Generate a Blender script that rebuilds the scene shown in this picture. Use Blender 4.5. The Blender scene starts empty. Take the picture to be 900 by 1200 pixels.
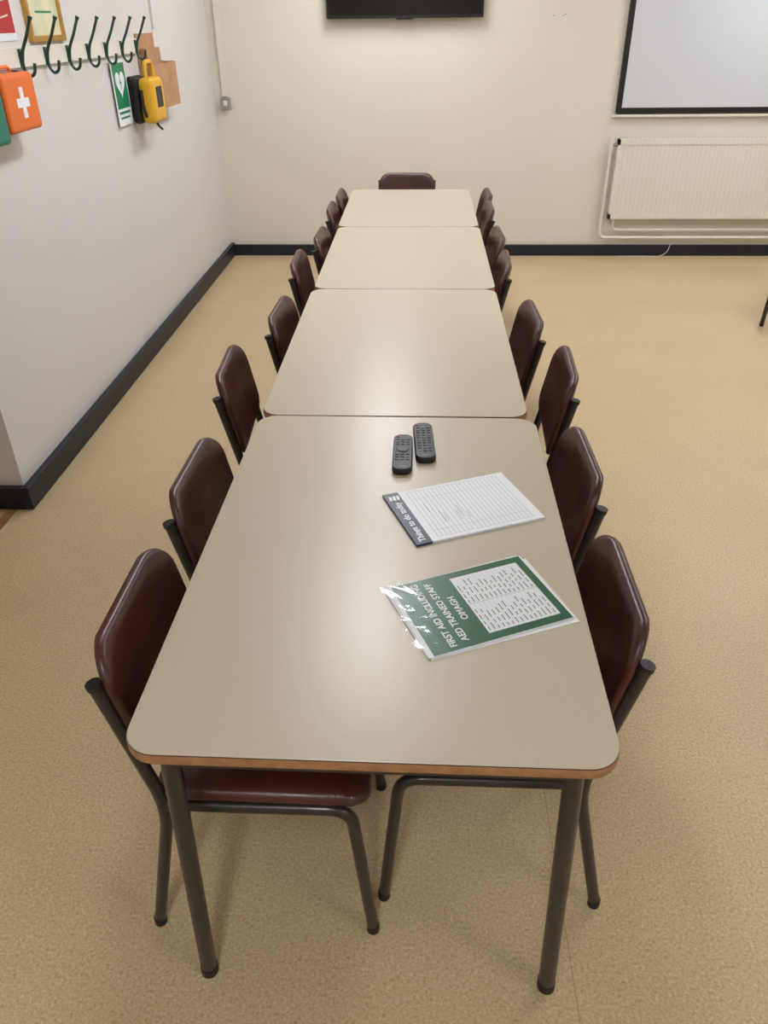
import bpy, math, random
from mathutils import Vector, Matrix
random.seed(4)
scene = bpy.context.scene
scene.view_settings.view_transform = 'Standard'
H = 1.66
TOP = 0.71

# ------------------------------------------------------------------ materials
def lin(c):
    out = []
    for v in c[:3]:
        v /= 255.0
        out.append(v/12.92 if v <= 0.04045 else ((v+0.055)/1.055)**2.4)
    return (*out, 1.0)

def mat(name, rgb, rough=0.5, metal=0.0, coat=0.0, noise=None, bump=0.0, bscale=80, spec=0.5, emit=0, nscale=20):
    m = bpy.data.materials.new(name); m.use_nodes = True
    nt = m.node_tree; b = nt.nodes['Principled BSDF']
    b.inputs['Base Color'].default_value = lin(rgb)
    b.inputs['Roughness'].default_value = rough
    b.inputs['Metallic'].default_value = metal
    b.inputs['Coat Weight'].default_value = coat
    b.inputs['Specular IOR Level'].default_value = spec
    if emit:
        b.inputs['Emission Color'].default_value = lin(rgb)
        b.inputs['Emission Strength'].default_value = emit
    tc = nt.nodes.new('ShaderNodeTexCoord')
    if noise:
        n = nt.nodes.new('ShaderNodeTexNoise'); n.inputs['Scale'].default_value = nscale
        n.inputs['Detail'].default_value = 4
        r = nt.nodes.new('ShaderNodeValToRGB')
        r.color_ramp.elements[0].color = lin(noise); r.color_ramp.elements[0].position = 0.35
        r.color_ramp.elements[1].color = lin(rgb); r.color_ramp.elements[1].position = 0.65
        nt.links.new(tc.outputs['Object'], n.inputs['Vector'])
        nt.links.new(n.outputs['Fac'], r.inputs['Fac'])
        nt.links.new(r.outputs['Color'], b.inputs['Base Color'])
    if bump:
        n2 = nt.nodes.new('ShaderNodeTexNoise'); n2.inputs['Scale'].default_value = bscale
        n2.inputs['Detail'].default_value = 3
        bp = nt.nodes.new('ShaderNodeBump'); bp.inputs['Strength'].default_value = bump
        bp.inputs['Distance'].default_value = 0.01
        nt.links.new(tc.outputs['Object'], n2.inputs['Vector'])
        nt.links.new(n2.outputs['Fac'], bp.inputs['Height'])
        nt.links.new(bp.outputs['Normal'], b.inputs['Normal'])
    return m

M = {}
M['wall'] = mat('wall_paint', (223,216,203), 0.55, noise=(221,214,201), nscale=2, spec=0.3)
M['wall_l'] = mat('wall_paint_left', (215,212,208), 0.5, noise=(213,210,206), nscale=2, spec=0.35)
M['ceil'] = mat('ceiling_paint', (232,231,228), 0.8)
M['navy'] = mat('navy_skirting_vinyl', (16,22,36), 0.42)
M['lam'] = mat('beige_laminate', (189,178,156), 0.31, noise=(186,175,153), nscale=260, spec=0.45)
M['edge'] = mat('beech_edge', (172,128,88), 0.45, noise=(148,104,66), nscale=40)
M['dark'] = mat('edge_line', (60,44,32), 0.5)
M['tube'] = mat('brown_black_steel', (50,45,42), 0.33, metal=0.25, coat=0.2)
M['cap'] = mat('black_rubber', (20,19,19), 0.5)
M['maroon'] = mat('maroon_vinyl', (78,34,29), 0.34, bump=0.08, bscale=220, noise=(61,26,23), nscale=7, coat=0.08)
M['white'] = mat('white_enamel', (228,222,210), 0.4)
M['cream'] = mat('cream_enamel', (224,218,206), 0.4)
M['black'] = mat('black_plastic', (14,14,16), 0.45)
M['blackgl'] = mat('tv_glass', (8,9,11), 0.12)
M['screen'] = mat('projection_fabric', (204,208,214), 0.85)
M['green'] = mat('hook_green', (16,62,50), 0.3, coat=0.3)
M['orange'] = mat('orange_plastic', (228,110,38), 0.4)
M['kitgreen'] = mat('kit_green', (20,118,96), 0.4)
M['paper'] = mat('paper_white', (230,234,238), 0.5)
M['paperb'] = mat('paper_edge', (205,210,216), 0.6)
M['ink'] = mat('ink_grey', (160,166,178), 0.6)
M['inkd'] = mat('ink_dark', (92,98,104), 0.6)
M['padnavy'] = mat('pad_header_navy', (32,46,74), 0.4)
M['docgreen'] = mat('document_green', (14,92,64), 0.3)
M['signgreen'] = mat('sign_green', (20,128,84), 0.4)
M['yellow'] = mat('aed_yellow', (220,166,34), 0.4)
M['card'] = mat('cardboard', (184,142,104), 0.75, noise=(170,128,90), nscale=15)
M['red'] = mat('poster_red', (178,40,44), 0.45)
M['gold'] = mat('gold_frame', (196,150,72), 0.35, metal=0.4)
M['cert'] = mat('certificate_paper', (222,214,180), 0.5, noise=(200,205,170), nscale=12)
M['grey'] = mat('grey_box', (150,150,148), 0.5)
M['door'] = mat('oak_door', (160,118,74), 0.45, noise=(138,98,58), nscale=9)
M['btn'] = mat('remote_button', (58,64,68), 0.5)
M['btnw'] = mat('remote_mark', (104,112,116), 0.5)
M['btnr'] = mat('remote_red', (150,40,36), 0.5)
M['housing'] = mat('lamp_housing', (225,225,225), 0.5)

def emis(name, rgb, s):
    m = bpy.data.materials.new(name); m.use_nodes = True
    nt = m.node_tree; nt.nodes.clear()
    e = nt.nodes.new('ShaderNodeEmission'); o = nt.nodes.new('ShaderNodeOutputMaterial')
    e.inputs[0].default_value = lin(rgb); e.inputs[1].default_value = s
    nt.links.new(e.outputs[0], o.inputs[0]); return m
M['tubes'] = emis('fluorescent_diffuser', (247,249,255), 29.5)

# floor
def floor_mat():
    m = bpy.data.materials.new('speckled_vinyl_floor'); m.use_nodes = True
    nt = m.node_tree; b = nt.nodes['Principled BSDF']; N = nt.nodes.new; L = nt.links.new
    tc = N('ShaderNodeTexCoord')
    n1 = N('ShaderNodeTexNoise'); n1.inputs['Scale'].default_value = 150; n1.inputs['Detail'].default_value = 7; n1.inputs['Roughness'].default_value = 0.8
    r1 = N('ShaderNodeValToRGB'); e = r1.color_ramp.elements
    e[0].position = 0.36; e[0].color = lin((146,118,82)); e[1].position = 0.62; e[1].color = lin((218,199,164))
    x = e.new(0.44); x.color = lin((188,164,126)); x = e.new(0.54); x.color = lin((198,176,138))
    n2 = N('ShaderNodeTexNoise'); n2.inputs['Scale'].default_value = 2.2; n2.inputs['Detail'].default_value = 3
    r2 = N('ShaderNodeValToRGB'); r2.color_ramp.elements[0].color = (0.94,0.94,0.94,1); r2.color_ramp.elements[0].position = .35
    r2.color_ramp.elements[1].color = (1,1,1,1); r2.color_ramp.elements[1].position = .65
    mx = N('ShaderNodeMix'); mx.data_type = 'RGBA'; mx.blend_type = 'MULTIPLY'; mx.inputs[0].default_value = 1
    sp = N('ShaderNodeSeparateXYZ')
    sub = N('ShaderNodeMath'); sub.operation = 'SUBTRACT'; sub.inputs[1].default_value = 0.335
    ab = N('ShaderNodeMath'); ab.operation = 'ABSOLUTE'
    lt = N('ShaderNodeMath'); lt.operation = 'LESS_THAN'; lt.inputs[1].default_value = 0.0009
    ml = N('ShaderNodeMath'); ml.operation = 'MULTIPLY'; ml.inputs[1].default_value = 0.5
    mx2 = N('ShaderNodeMix'); mx2.data_type = 'RGBA'; mx2.inputs['B'].default_value = lin((110,84,50))
    L(tc.outputs['Object'], n1.inputs['Vector']); L(tc.outputs['Object'], n2.inputs['Vector']); L(tc.outputs['Object'], sp.inputs[0])
    L(n1.outputs['Fac'], r1.inputs['Fac']); L(n2.outputs['Fac'], r2.inputs['Fac'])
    L(r1.outputs['Color'], mx.inputs['A']); L(r2.outputs['Color'], mx.inputs['B'])
    L(sp.outputs['X'], sub.inputs[0]); L(sub.outputs[0], ab.inputs[0]); L(ab.outputs[0], lt.inputs[0]); L(lt.outputs[0], ml.inputs[0])
    L(ml.outputs[0], mx2.inputs['Factor']); L(mx.outputs['Result'], mx2.inputs['A'])
    L(mx2.outputs['Result'], b.inputs['Base Color'])
    b.inputs['Roughness'].default_value = 0.42; b.inputs['Specular IOR Level'].default_value = 0.35
    return m
M['floor'] = floor_mat()

def plastic_mat():
    m = bpy.data.materials.new('clear_plastic_sleeve'); m.use_nodes = True
    nt = m.node_tree; nt.nodes.clear(); N = nt.nodes.new; L = nt.links.new
    o = N('ShaderNodeOutputMaterial'); mix = N('ShaderNodeMixShader'); t = N('ShaderNodeBsdfTransparent'); g = N('ShaderNodeBsdfGlossy')
    g.inputs['Roughness'].default_value = 0.12
    lw = N('ShaderNodeLayerWeight'); lw.inputs[0].default_value = 0.5
    p = N('ShaderNodeMath'); p.operation = 'POWER'; p.inputs[1].default_value = 4.0
    ma = N('ShaderNodeMath'); ma.operation = 'MULTIPLY_ADD'; ma.inputs[1].default_value = 0.8; ma.inputs[2].default_value = 0.05
    L(lw.outputs['Facing'], p.inputs[0]); L(p.outputs[0], ma.inputs[0])
    L(ma.outputs[0], mix.inputs[0]); L(t.outputs[0], mix.inputs[1]); L(g.outputs[0], mix.inputs[2]); L(mix.outputs[0], o.inputs[0])
    return m
M['plastic'] = plastic_mat()

# ------------------------------------------------------------------ mesh builder
class MB:
    def __init__(s): s.v=[]; s.f=[]; s.m=[]; s.sm=[]; s.mats=[]
    def mi(s, k):
        if k not in s.mats: s.mats.append(k)
        return s.mats.index(k)
    def add(s, vs, fs, k, smooth=False):
        o = len(s.v); s.v += [tuple(v) for v in vs]; i = s.mi(k)
        for f in fs: s.f.append(tuple(o+a for a in f)); s.m.append(i); s.sm.append(smooth)
    def box(s, a, b, k):
        x0,y0,z0=a; x1,y1,z1=b
        vs=[(x0,y0,z0),(x1,y0,z0),(x1,y1,z0),(x0,y1,z0),(x0,y0,z1),(x1,y0,z1),(x1,y1,z1),(x0,y1,z1)]
        s.add(vs,[(0,3,2,1),(4,5,6,7),(0,1,5,4),(1,2,6,5),(2,3,7,6),(3,0,4,7)],k)
    def quad(s, pts, k): s.add(pts,[tuple(range(len(pts)))],k)
    def rings(s, rings, k, cap0=True, cap1=True, smooth=True):
        n=len(rings[0]); vs=[p for r in rings for p in r]; fs=[]
        for i in range(len(rings)-1):
            for j in range(n):
                a=i*n+j; b=i*n+(j+1)%n
                fs.append((a,b,b+n,a+n))
        s.add(vs,fs,k,smooth)
        if cap0: s.add(rings[0],[tuple(reversed(range(n)))],k)
        if cap1: s.add(rings[-1],[tuple(range(n))],k)
    def tube(s, pts, r, k, fillet=0.0, seg=14, steps=7):
        P=[Vector(p) for p in pts]; path=[P[0]]
        for i in range(1,len(P)-1):
            if fillet<=0: path.append(P[i]); continue
            d0=(P[i-1]-P[i]); d1=(P[i+1]-P[i]); L0=min(fillet,d0.length*.48); L1=min(fillet,d1.length*.48)
            a=P[i]+d0.normalized()*L0; b=P[i]+d1.normalized()*L1
            for t in range(steps+1):
                u=t/steps; path.append(a*(1-u)**2+P[i]*2*u*(1-u)+b*u*u)
        path.append(P[-1])
        T=[]
        for i in range(len(path)):
            a=path[max(0,i-1)]; b=path[min(len(path)-1,i+1)]; T.append((b-a).normalized())
        ref=Vector((0,0,1)) if abs(T[0].z)<.9 else Vector((0,1,0))
        u=(ref-T[0]*ref.dot(T[0])).normalized(); R=[]
        for i,p in enumerate(path):
            u=(u-T[i]*u.dot(T[i])).normalized(); w=T[i].cross(u)
            R.append([p+(u*math.cos(2*math.pi*j/seg)+w*math.sin(2*math.pi*j/seg))*r for j in range(seg)])
        s.rings(R,k)
    def build(s, name, parent=None, loc=(0,0,0), rotz=0, bevel=0, mesh_only=False):
        me=bpy.data.meshes.new(name); me.from_pydata(s.v,[],s.f)
        for k in s.mats: me.materials.append(M[k])
        for p,i,sm in zip(me.polygons,s.m,s.sm): p.material_index=i; p.use_smooth=sm
        me.update()
        if mesh_only: return me
        return obj(name, me, parent, loc, rotz, bevel)

def obj(name, me, parent=None, loc=(0,0,0), rotz=0, bevel=0):
    o=bpy.data.objects.new(name, me); scene.collection.objects.link(o)
    o.location=loc; o.rotation_euler=(0,0,rotz)
    if parent: o.parent=parent
    if bevel:
        b=o.modifiers.new('bevel','BEVEL'); b.width=bevel; b.segments=3; b.limit_method='ANGLE'
    return o
def empty(name, loc=(0,0,0), rotz=0):
    o=bpy.data.objects.new(name,None); scene.collection.objects.link(o); o.location=loc; o.rotation_euler=(0,0,rotz); o.empty_display_size=.1
    return o
def bx(name,a,b,k,parent=None,bevel=0):
    m=MB(); m.box(a,b,k); return m.build(name,parent,bevel=bevel)
def text(name, s, size, k, parent, loc, rot, align='CENTER', bold=0.0):
    c=bpy.data.curves.new(name,'FONT'); c.body=s; c.size=size; c.align_x=align; c.align_y='CENTER'; c.extrude=0.0001; c.offset=bold
    c.materials.append(M[k]); o=bpy.data.objects.new(name,c); scene.collection.objects.link(o)
    o.parent=parent; o.location=loc; o.rotation_euler=rot; return o
def rrect(hx,hy,r,n=8):
    pts=[]
    for cx,cy,a0 in ((hx-r,hy-r,0),(-hx+r,hy-r,90),(-hx+r,-hy+r,180),(hx-r,-hy+r,270)):
        for i in range(n+1):
            a=math.radians(a0+90*i/n); pts.append((cx+r*math.cos(a),cy+r*math.sin(a)))
    return pts

# ------------------------------------------------------------------ room
XL=-1.575; XR=4.6; YB=6.53; YF=-2.6; ZC=2.75
bx('floor',(XL-.3,YF-.1,-.05),(XR+.1,YB+.1,0),'floor')
bx('ceiling',(XL-.3,YF-.1,ZC),(XR+.1,YB+.1,ZC+.05),'ceil')
bx('wall_back',(XL-.2,YB,0),(XR+.1,YB+.1,ZC),'wall')
bx('wall_front',(XL-.2,YF-.1,0),(XR+.1,YF,ZC),'wall')
bx('wall_right',(XR,YF,0),(XR+.1,YB,ZC),'wall')
bx('wall_left',(XL-.2,2.58,0),(XL,YB,ZC),'wall_l')
bx('wall_left_entry',(XL-.2,YF,0),(XL,1.66,ZC),'wall_l')
bx('wall_over_door',(XL-.2,1.66,2.085),(XL,2.58,ZC),'wall_l')
d=MB(); d.box((XL-.195,1.663,0.005),(XL-.15,2.577,2.08),'door'); d.box((XL-.15,2.535,0.0),(XL-.12,2.577,2.08),'door'); d.box((XL-.15,1.663,0),(XL-.12,1.705,2.08),'door')
d.tube([(XL-.16,1.8,1.0),(XL-.10,1.8,1.0),(XL-.10,1.92,1.0)],.01,'grey')
d.build('door_1')
bx('trim_2',(XL-.075,1.705,0.0),(XL-.04,2.545,.006),'door')
bh=.10; bt=.03
b=MB(); b.box((XL,2.55,0),(XL+bt,YB,bh),'navy'); b.box((XL-.115,2.55,0),(XL,2.58,bh),'navy'); b.build('baseboard_left',bevel=.004)
bx('baseboard_back',(XL+bt,YB-bt,0),(XR,YB,bh-.015),'navy',bevel=.004)
bx('baseboard_right',(XR-bt,YF,0),(XR,YB-bt,bh),'navy',bevel=.004)

# ------------------------------------------------------------------ ceiling lights
for x in (-.25,2.7):
    for y in (-.9,3.35,5.45):
        e=empty('ceiling_light',(x,y,ZC))
        hs=MB(); hs.box((-.17,-.63,-.05),(.17,.63,0),'housing'); hs.build('housing',e,bevel=.006)
        df=MB(); df.box((-.14,-.60,-.062),(.14,.60,-.051),'tubes'); df.build('diffuser',e)

# ------------------------------------------------------------------ tables
def table(y0,y1,cx=-.065,w=.757,rot=0,ins=.055):
    L=y1-y0-.004; hx=w/2; hy=L/2; cy=(y0+y1)/2
    m=MB()
    def ring(off,z): return [(x,y,z) for x,y in rrect(hx-off,hy-off,.055-off)]
    m.rings([ring(.004,TOP-.025),ring(.001,TOP-.0225),ring(0,TOP-.018),ring(0,TOP-.006),ring(.0008,TOP-.003)],'edge',True,False)
    m.rings([ring(.0008,TOP-.003),ring(.0015,TOP-.0012)],'dark',False,False)
    m.rings([ring(.0015,TOP-.0012),ring(.003,TOP)],'lam',False,True,smooth=False)
    lx=hx-ins; ly=hy-.035
    zt=TOP-.025
    for sx in (-1,1):
        m.box((sx*lx-.0125,-ly,zt-.03),(sx*lx+.0125,ly,zt),'tube')
        for sy in (-1,1):
            m.tube([(sx*lx,sy*ly,zt-.001),(sx*(lx+.024),sy*(ly),.012)],.0165,'tube',seg=20)
            m.tube([(sx*(lx+.0235),sy*ly,.022),(sx*(lx+.024),sy*ly,.0005)],.0178,'cap',seg=20)
    for sy in (-1,1):
        m.box((-lx,sy*ly-.0125,zt-.03),(lx,sy*ly+.0125,zt),'tube')
    return m.build('meeting_table',loc=(cx,cy,0),rotz=rot)
table(.770,1.975,-.065,.779,-.006,.068); table(1.975,3.19,-.069,.764); table(3.19,4.32,-.066,.762); table(4.32,5.39,-.070,.765)

# ------------------------------------------------------------------ chairs
def chair_mesh():
    m=MB(); r=.0125; W=.183
    for s in (-1,1):
        m.tube([(-.235,s*W,.012),(-.155,s*W,.40),(-.228,s*W,.717)],r,'tube',fillet=.07)
        m.tube([(-.2278,s*W,.714),(-.230,s*W,.724)],r+.0015,'cap')
        m.tube([(.23,s*W,.012),(.195,s*W,.408),(-.155,s*W,.408)],r,'tube',fillet=.045)
        for x in (-.235,.23): m.tube([(x,s*W,.02),(x,s*W,.0005)],r+.001,'cap')
    m.tube([(.10,-W,.405),(.10,W,.405)],.010,'tube'); m.tube([(-.12,-W,.405),(-.12,W,.405)],.010,'tube')
    def pad(hx,hy,rad,th,fn,k):
        out=rrect(hx,hy,rad,8)
        S=[(.02,1.0),(.3,1.0),(.55,.99),(.75,.96),(.88,.88),(.95,.72),(.985,.45),(1.0,0)]
        seq=[(s,-d) for s,d in S]+[(s,d) for s,d in reversed(S[:-1])]
        R=[[fn(x*s,y*s,d*th/2) for x,y in out] for s,d in seq]
        m.rings(R,k)
    def back(a,b_,d):
        z=.644+b_
        x=-.166 - .028*(1-(a/.19)**2) - (z-.53)*.20
        return (x+d, a, z)
    pad(.190,.128,.072,.030,back,'maroon')
    def seat(a,b_,d):
        z=.437 + .005*((b_/.19)**2) - (max(0,a-.12)**2)*2.6
        return (a+.028,b_,z+d)
    pad(.204,.194,.045,.040,seat,'maroon')
    return m.build('stacking_chair',mesh_only=True)
CH=chair_mesh()
def chair(x,y,rot): return obj('stacking_chair',CH,None,(x,y,0),math.radians(rot))
left=[(1.09,-.31),(1.575,-.316),(2.25,-.372),(2.76,-.295),(3.47,-.325),(3.93,-.275),(4.575,-.285),(4.972,-.27)]
right=[(1.165,.17),(1.66,.185),(2.26,.235),(2.72,.185),(3.47,.152),(3.93,.160),(4.575,.160),(4.972,.178)]
for i,(y,x) in enumerate(left): chair(x,y,[0,-1,3,-2,1,-1,1,0][i])
for i,(y,x) in enumerate(right): chair(x,y,180+[0,1,-3,2,-2,2,0,1][i])
chair(-.10,5.41,-90)
chair(2.445,4.84,225)

# ------------------------------------------------------------------ things on table
# to-do pad
e=empty('notepad',(.104,1.496,TOP),math.radians(22.3))
m=MB(); m.box((-.155,-.108,0),(.155,.108,.005),'paperb'); m.box((-.154,-.107,.005),(.1545,.1075,.0056),'paper')
m.box((-.1552,-.1083,.0),(-.118,.1083,.0062),'padnavy'); m.build('sheets',e)
m=MB(); z=.0058
for i in range(23):
    x=-.100+i*.0105; m.quad([(x,-.096,z),(x+.0011,-.096,z),(x+.0011,.098,z),(x,.098,z)],'ink')
for y in (-.096,-.070,.062,.0975): m.quad([(-.1,y,z),(.131,y,z),(.131,y+.0008,z),(-.1,y+.0008,z)],'ink')
m.build('ruled_lines',e)
text('title','Things to do today',.0215,'paper',e,(-.136,-.018,.0064),(0,0,math.radians(90)),bold=.0004)
m=MB()
for k in range(3):
    a=k*.009; m.quad([(-.148+a,.076,.0065),(-.142+a,.074,.0065),(-.139+a,.092,.0065),(-.146+a,.094,.0065)],'paper')
m.build('logo',e)
m=MB()
for (x,y,l) in ((-.06,-.05,.05),(-.052,-.045,.035),(-.08,.0,.04),(-.022,-.05,.04),(-.012,-.04,.05),(.0,-.05,.03)):
    m.quad([(x,y,z),(x+.0009,y,z),(x+.0013,y+l,z),(x+.0004,y+l,z)],'inkd')
m.build('handwriting',e)

# green document in sleeve
e=empty('document_in_sleeve',(.120,1.151,TOP),math.radians(23.6))
for i,(dx,dy,a) in enumerate(((.006,-.006,-1.5),(-.003,.003,.8),(0,0,0))):
    m=MB(); zz=i*.0016; m.box((-.148,-.105,zz),(.150,.105,zz+.0014),'paper'); o=m.build('sheet_%d'%i,e,loc=(dx,dy,0),rotz=math.radians(a))
m=MB()
m.box((-.138,-.104,.0046),(.146,.104,.0050),'docgreen'); m.build('green_cover',e)
m=MB(); z=.0052; m.quad([(-.020,-.086,z),(.130,-.086,z),(.130,.086,z),(-.020,.086,z)],'paper'); z=.0053
for i in range(15):
    x=-.016+i*.0098
    m.quad([(x+.0070,-.086,z),(x+.0074,-.086,z),(x+.0074,.086,z),(x+.0070,.086,z)],'ink')
    for y0 in (-.080,.004):
        y=y0
        while y<y0+.054:
            l=random.uniform(.008,.022); m.quad([(x+.0005,y,z),(x+.0026,y,z),(x+.0026,y+l,z),(x+.0005,y+l,z)],'inkd'); y+=l+.006
m.quad([(-.020,0,z),(.130,0,z),(.130,.0007,z),(-.020,.0007,z)],'inkd')
m.build('name_table',e)
for t,x in (('FIRST AID INCLUDING',-.094),('AED TRAINED STAFF',-.068),('OMAGH',-.042)):
    text('heading',t,.0190,'paper',e,(x,0,.0053),(0,0,math.radians(90)),bold=.0004)
# sleeve: flat over the page, rippled towards its open end
m=MB(); nx,ny=140,90; vs=[];fs=[]
for i in range(nx+1):
    for j in range(ny+1):
        x=-.162+.318*i/nx; y=-.110+.220*j/ny
        f=max(0,min(1,1-(x+.162)/.105))**1.1
        h=.0026*f*(1+.55*math.sin(y*150+x*70+math.sin(y*37)*1.8)+.45*math.sin(x*170+y*85+math.sin(y*60)))
        h+=.00025*math.sin(y*60+x*25)*math.sin(x*33)
        vs.append((x,y,.0060+h))
for i in range(nx):
    for j in range(ny):
        a=i*(ny+1)+j; fs.append((a,a+ny+1,a+ny+2,a+1))
m.add(vs,fs,'plastic',True); m.build('sleeve',e)

def remote(x,y,rot,L,W,kind):
    m=MB(); out=rrect(W/2,L/2,W*.36,8)
    R=[]
    for s,z in ((.93,0),(1,.004),(1,.012),(.97,.0165),(.90,.0185)):
        R.append([(px*s,py*(1-(1-s)*W/L),z) for px,py in out])
    m.rings(R,'black')
    z=.0185
    def b(cx,cy,hx,hy,k):
        R=[[(cx+px,cy+py,zz) for px,py in rrect(hx*q,hy*q,min(hx,hy)*.8*q,4)] for q,zz in ((1,z-.001),(1,z+.0012),(.8,z+.0018))]
        m.rings(R,k)
    b(-W*.27,L*.42,.0035,.0035,'btnr')
    rows=9 if kind else 10
    for r_ in range(rows):
        yy=L*.34-r_*L*.072
        if 3<=r_<=5 and kind: continue
        for c in (-1,0,1): b(c*W*.27,yy,.0045,.0030,'btn' if (r_+c)%4 else 'btnw')
    if kind:
        yy=L*.34-4*L*.072
        m.rings([[(px,yy+py,zz) for px,py in rrect(.016*q,.016*q,.0159*q,6)] for q,zz in ((1,z-.001),(1,z+.0015),(.9,z+.002))],'btn')
        b(0,yy,.006,.006,'black')
    m.quad([(-.009,-L*.43,z+.0004),(.009,-L*.43,z+.0004),(.009,-L*.415,z+.0004),(-.009,-L*.415,z+.0004)],'btnw')
    return m.build('remote_control',loc=(x,y,TOP),rotz=math.radians(rot))
remote(-.038,1.735,0,.188,.050,True)
remote(.017,1.80,3,.20,.052,False)

# ------------------------------------------------------------------ back wall
e=empty('television',(-.137,YB,1.98))
bx('body',(-.555,-.075,-.325),(.555,-.035,.325),'black',e,bevel=.006)
bx('screen',(-.543,-.0775,-.305),(.543,-.0745,.313),'blackgl',e)
bx('bracket',(-.2,-.036,-.15),(.2,-.0005,.15),'black',e)
bx('logo_chin',(-.06,-.077,-.333),(.06,-.06,-.322),'black',e,bevel=.002)
text('badge','—',.02,'grey',e,(0,-.0785,-.316),(math.radians(90),0,0))

e=empty('projection_screen',(2.45,YB,1.80))
bx('border',(-1.01,-.030,-.76),(1.01,-.006,.76),'black',e,bevel=.002)
bx('fabric',(-.972,-.032,-.722),(.972,-.029,.722),'screen',e)
bx('mount',(-.9,-.007,-.7),(.9,-.0005,.7),'grey',e)
bx('bottom_rail',(-1.03,-.036,-.785),(1.03,-.0005,-.768),'cream',e,bevel=.003)

# radiator
e=empty('radiator',(2.48,YB,.30))
m=MB(); n=58; x0,x1=-.985,.985; pf=[]
for i in range(n):
    u=x0+(x1-x0)*i/n; p=(x1-x0)/n
    pf += [(u,-.085),(u+p*.66,-.085),(u+p*.76,-.0825),(u+p*.90,-.0825)]
pf.append((x1,-.085))
vs=[];fs=[]
for x,y in pf: vs += [(x,y,.035),(x,y,.535)]
for i in range(len(pf)-1): fs.append((2*i,2*i+2,2*i+3,2*i+1))
m.add(vs,fs,'cream'); m.build('front_panel',e)
m=MB(); m.box((-1.0,-.088,0),(1.0,-.03,.036),'cream'); m.box((-1.0,-.088,.534),(1.0,-.03,.572),'cream')
m.box((-1.0,-.088,.0),(-.985,-.03,.572),'cream'); m.box((.985,-.088,0),(1.0,-.03,.572),'cream'); m.box((-.985,-.076,.03),(.985,-.03,.54),'cream')
for x in (-.8,.8): m.box((x-.02,-.03,.05),(x+.02,-.0005,.5),'cream')
for i in range(60):
    x=-.97+i*.033; m.box((x,-.08,.5721),(x+.006,-.038,.5727),'grey')
m.build('casing',e,bevel=.003)
m=MB()
m.tube([(-1.0,-.055,.53),(-1.045,-.055,.53)],.012,'grey'); m.tube([(-1.045,-.055,.50),(-1.045,-.055,.60)],.016,'cream')
m.tube([(-1.045,-.055,.52),(-1.045,-.05,-.15),(1.6,-.05,-.15)],.011,'cream',fillet=.05)
m.tube([(-.95,-.055,.01),(-.95,-.052,-.09),(1.6,-.052,-.09)],.009,'cream',fillet=.04)
m.build('pipework',e)

m=MB(); m.box((-1.512,YB-.022,1.17),(-1.474,YB-.0005,ZC),'cream'); m.box((-1.525,YB-.042,1.09),(-1.455,YB-.0005,1.165),'grey'); m.box((-1.505,YB-.045,1.11),(-1.475,YB-.041,1.145),'white')
m.build('cable_conduit',bevel=.003)
m=MB()
for x,zz in ((.92,1.66),(.985,1.66),(1.0,1.668)): m.tube([(x,YB-.003,zz),(x,YB-.0005,zz)],.004,'inkd')
m.build('screw_plugs')
m=MB(); m.tube([(2.02,YB-.034,.10),(2.0,YB-.05,.03),(1.93,YB-.07,.004),(1.80,YB-.05,.004),(1.6,YB-.06,.004)],.0025,'white',fillet=.04,seg=8); m.build('loose_cable')

# ------------------------------------------------------------------ left wall
e=empty('coat_rack',(XL,4.08,1.545))
bx('rail',(0,-.95,-.035),(.016,.75,.035),'cream',e,bevel=.003)
m=MB()
for k in range(7):
    y=3.385+.235*k-4.08
    m.tube([(.022,y,.02),(.022,y,-.045),(.040,y,-.068),(.062,y,-.055),(.068,y,-.02)],.0062,'green',fillet=.015,seg=10)
    m.tube([(.020,y,-.03),(.030,y,.02),(.060,y,.07),(.088,y,.128)],.0062,'green',fillet=.02,seg=10)
    m.tube([(.0855,y,.123),(.0905,y,.133)],.0085,'green',seg=10)
    m.box((.014,y-.011,-.035),(.022,y+.011,.028),'green')
m.build('hooks',e)

e=empty('picture_frame',(XL,3.70,1.81))
fr=MB()
for a,b_ in (((0,-.17,-.22),(.02,-.148,.22)),((0,.148,-.22),(.02,.17,.22)),((0,-.148,-.22),(.02,.148,-.198)),((0,-.148,.198),(.02,.148,.22))): fr.box(a,b_,'gold')
fr.build('frame',e,bevel=.003); bx('certificate',(0,-.15,-.2),(.010,.15,.2),'cert',e)
m=MB()
for i,(l) in enumerate((.08,.06,.09,.07,.05)): m.box((.010,-l,-.12+i*.06),(.0106,l,-.112+i*.06),'signgreen')
m.build('print',e)

e=empty('safety_poster',(XL,3.28,1.80))
bx('sheet',(0.0005,-.15,-.20),(.003,.15,.21),'paper',e)
bx('red_print',(.003,-.143,-.175),(.0036,.143,.20),'red',e)
m=MB()
for k in range(6):
    zz=-.15+k*.05; m.quad([(.004,-.12,zz),(.004,.11,zz+.03),(.004,.11,zz+.036),(.004,-.12,zz+.006)],'cert')
m.build('print',e)

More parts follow.
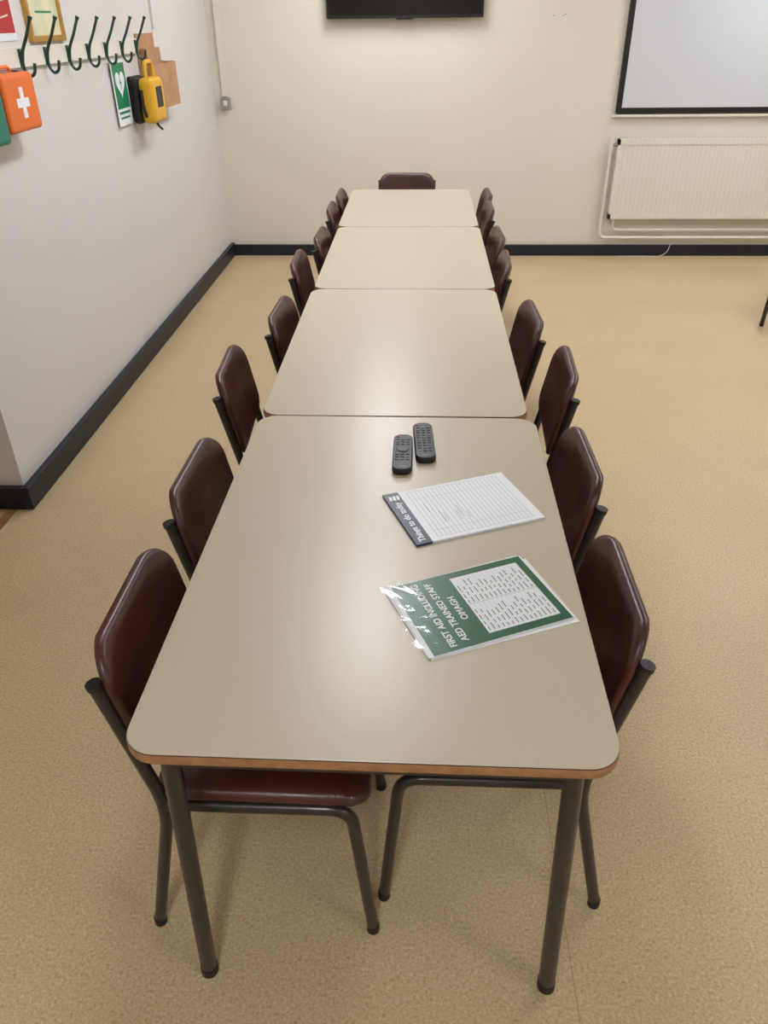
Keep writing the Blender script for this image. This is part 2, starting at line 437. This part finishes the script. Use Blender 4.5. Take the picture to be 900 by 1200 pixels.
def kit(name,y0,y1,k,z0=1.315,z1=1.505):
    cy=(y0+y1)/2; cz=(z0+z1)/2; hy=(y1-y0)/2; hz=(z1-z0)/2
    e=empty(name,(XL,cy,cz))
    bx('case',(.012,-hy,-hz),(.105,hy,hz),k,e,bevel=.016)
    bx('seam',(.055,-hy-.001,-hz-.001),(.059,hy+.001,hz+.001),'black',e,bevel=.001)
    bx('mounting_plate',(0.0005,-hy*.7,-hz*.8),(.02,hy*.7,hz*.6),'white',e)
    m=MB(); m.box((.105,-.015,-.05),(.1065,.015,.05),'paper'); m.box((.105,-.05,-.015),(.1064,.05,.015),'paper'); m.build('cross',e)
    m=MB(); m.tube([(.058,-.05,hz-.003),(.058,-.045,hz+.018),(.058,.045,hz+.018),(.058,.05,hz-.003)],.006,'black' if k!='orange' else 'orange',fillet=.02)
    for y in (-.08,.08): m.box((.045,y-.012,hz-.004),(.07,y+.012,hz+.004),'black')
    m.build('handle',e)
kit('first_aid_kit',3.0,3.265,'orange'); kit('first_aid_kit',2.70,2.985,'kitgreen',1.29,1.48)

e=empty('defibrillator_sign',(XL,4.462,1.345))
bx('card',(.012,-.104,-.148),(.015,.104,.148),'paper',e)
bx('hanger',(0.0005,-.01,.10),(.013,.01,.148),'paper',e)
bx('green_panel',(.015,-.092,-.07),(.0156,.092,.135),'signgreen',e)
hp=[]
for i in range(40):
    t=2*math.pi*i/40; hp.append((.016,-.0042*16*math.sin(t)**3,.045+.0042*(13*math.cos(t)-5*math.cos(2*t)-2*math.cos(3*t)-math.cos(4*t))))
m=MB(); m.quad(list(reversed(hp)),'paper'); m.quad([(.0164,.005,.09),(.0164,-.016,.04),(.0164,-.001,.042),(.0164,-.006,.002),(.0164,.017,.052),(.0164,.002,.05)],'signgreen')
m.box((.015,-.08,-.095),(.0156,.08,-.083),'signgreen'); m.box((.015,-.07,-.118),(.0156,.07,-.108),'signgreen'); m.build('heart_symbol',e)

e=empty('defibrillator_case',(XL,4.692,1.31))
bx('mounting_plate',(0.0005,-.09,-.10),(.03,.09,.10),'black',e,bevel=.01)
bx('back_shell',(.010,-.115,-.125),(.068,.115,.095),'black',e,bevel=.024)
bx('yellow_shell',(.060,-.113,-.125),(.140,.113,.095),'yellow',e,bevel=.03)
bx('front_badge',(.136,-.05,-.05),(.143,.05,.05),'black',e,bevel=.008)
m=MB(); m.tube([(.10,-.07,.08),(.10,-.06,.165),(.10,.06,.165),(.10,.07,.08)],.011,'yellow',fillet=.03)
m.tube([(.08,-.114,.04),(.08,-.122,-.03),(.09,-.117,-.09)],.008,'black',fillet=.02)
m.tube([(.11,-.04,-.11),(.12,-.03,-.14),(.13,.0,-.16)],.006,'black',fillet=.02)
m.build('handle_and_straps',e)

# open-topped cardboard holder: tall back, lower front tray with hollow inside
e=empty('cardboard_leaflet_holder',(XL,5.06,1.40))
m=MB()
m.box((.0005,-.215,-.17),(.010,.10,.20),'card')
m.box((.010,-.215,-.17),(.085,.225,-.162),'card')
m.box((.078,-.215,-.162),(.085,.225,.055),'card')
m.box((.010,-.215,-.162),(.078,-.208,.055),'card'); m.box((.010,.218,-.162),(.078,.225,.055),'card'); m.box((.0005,.10,-.17),(.010,.225,.06),'card')
m.build('box_panels',e)
bx('leaflets',(.014,-.19,-.15),(.05,.06,.13),'card',e)
bx('trim_1',(XL,5.19,1.62),(XL+.016,5.21,ZC),'wall_l',bevel=.002)

# ------------------------------------------------------------------ world, camera
wd=bpy.data.worlds.new('world'); scene.world=wd; wd.use_nodes=True
wd.node_tree.nodes['Background'].inputs[0].default_value=(.8,.85,.9,1); wd.node_tree.nodes['Background'].inputs[1].default_value=.3

Yh=Vector((47,580,-900)).normalized()
Zh=Vector((-17,1396,900)); Zh=(Zh-Yh*Zh.dot(Yh)).normalized(); Xh=Yh.cross(Zh)
R=Matrix((Xh,Yh,Zh)).to_4x4()
cam=bpy.data.cameras.new('camera'); co=bpy.data.objects.new('camera',cam); scene.collection.objects.link(co)
co.matrix_world=Matrix.Translation((0,0,H)) @ R
cam.sensor_width=36; cam.sensor_fit='AUTO'; cam.lens=27; cam.clip_start=.02
scene.camera=co
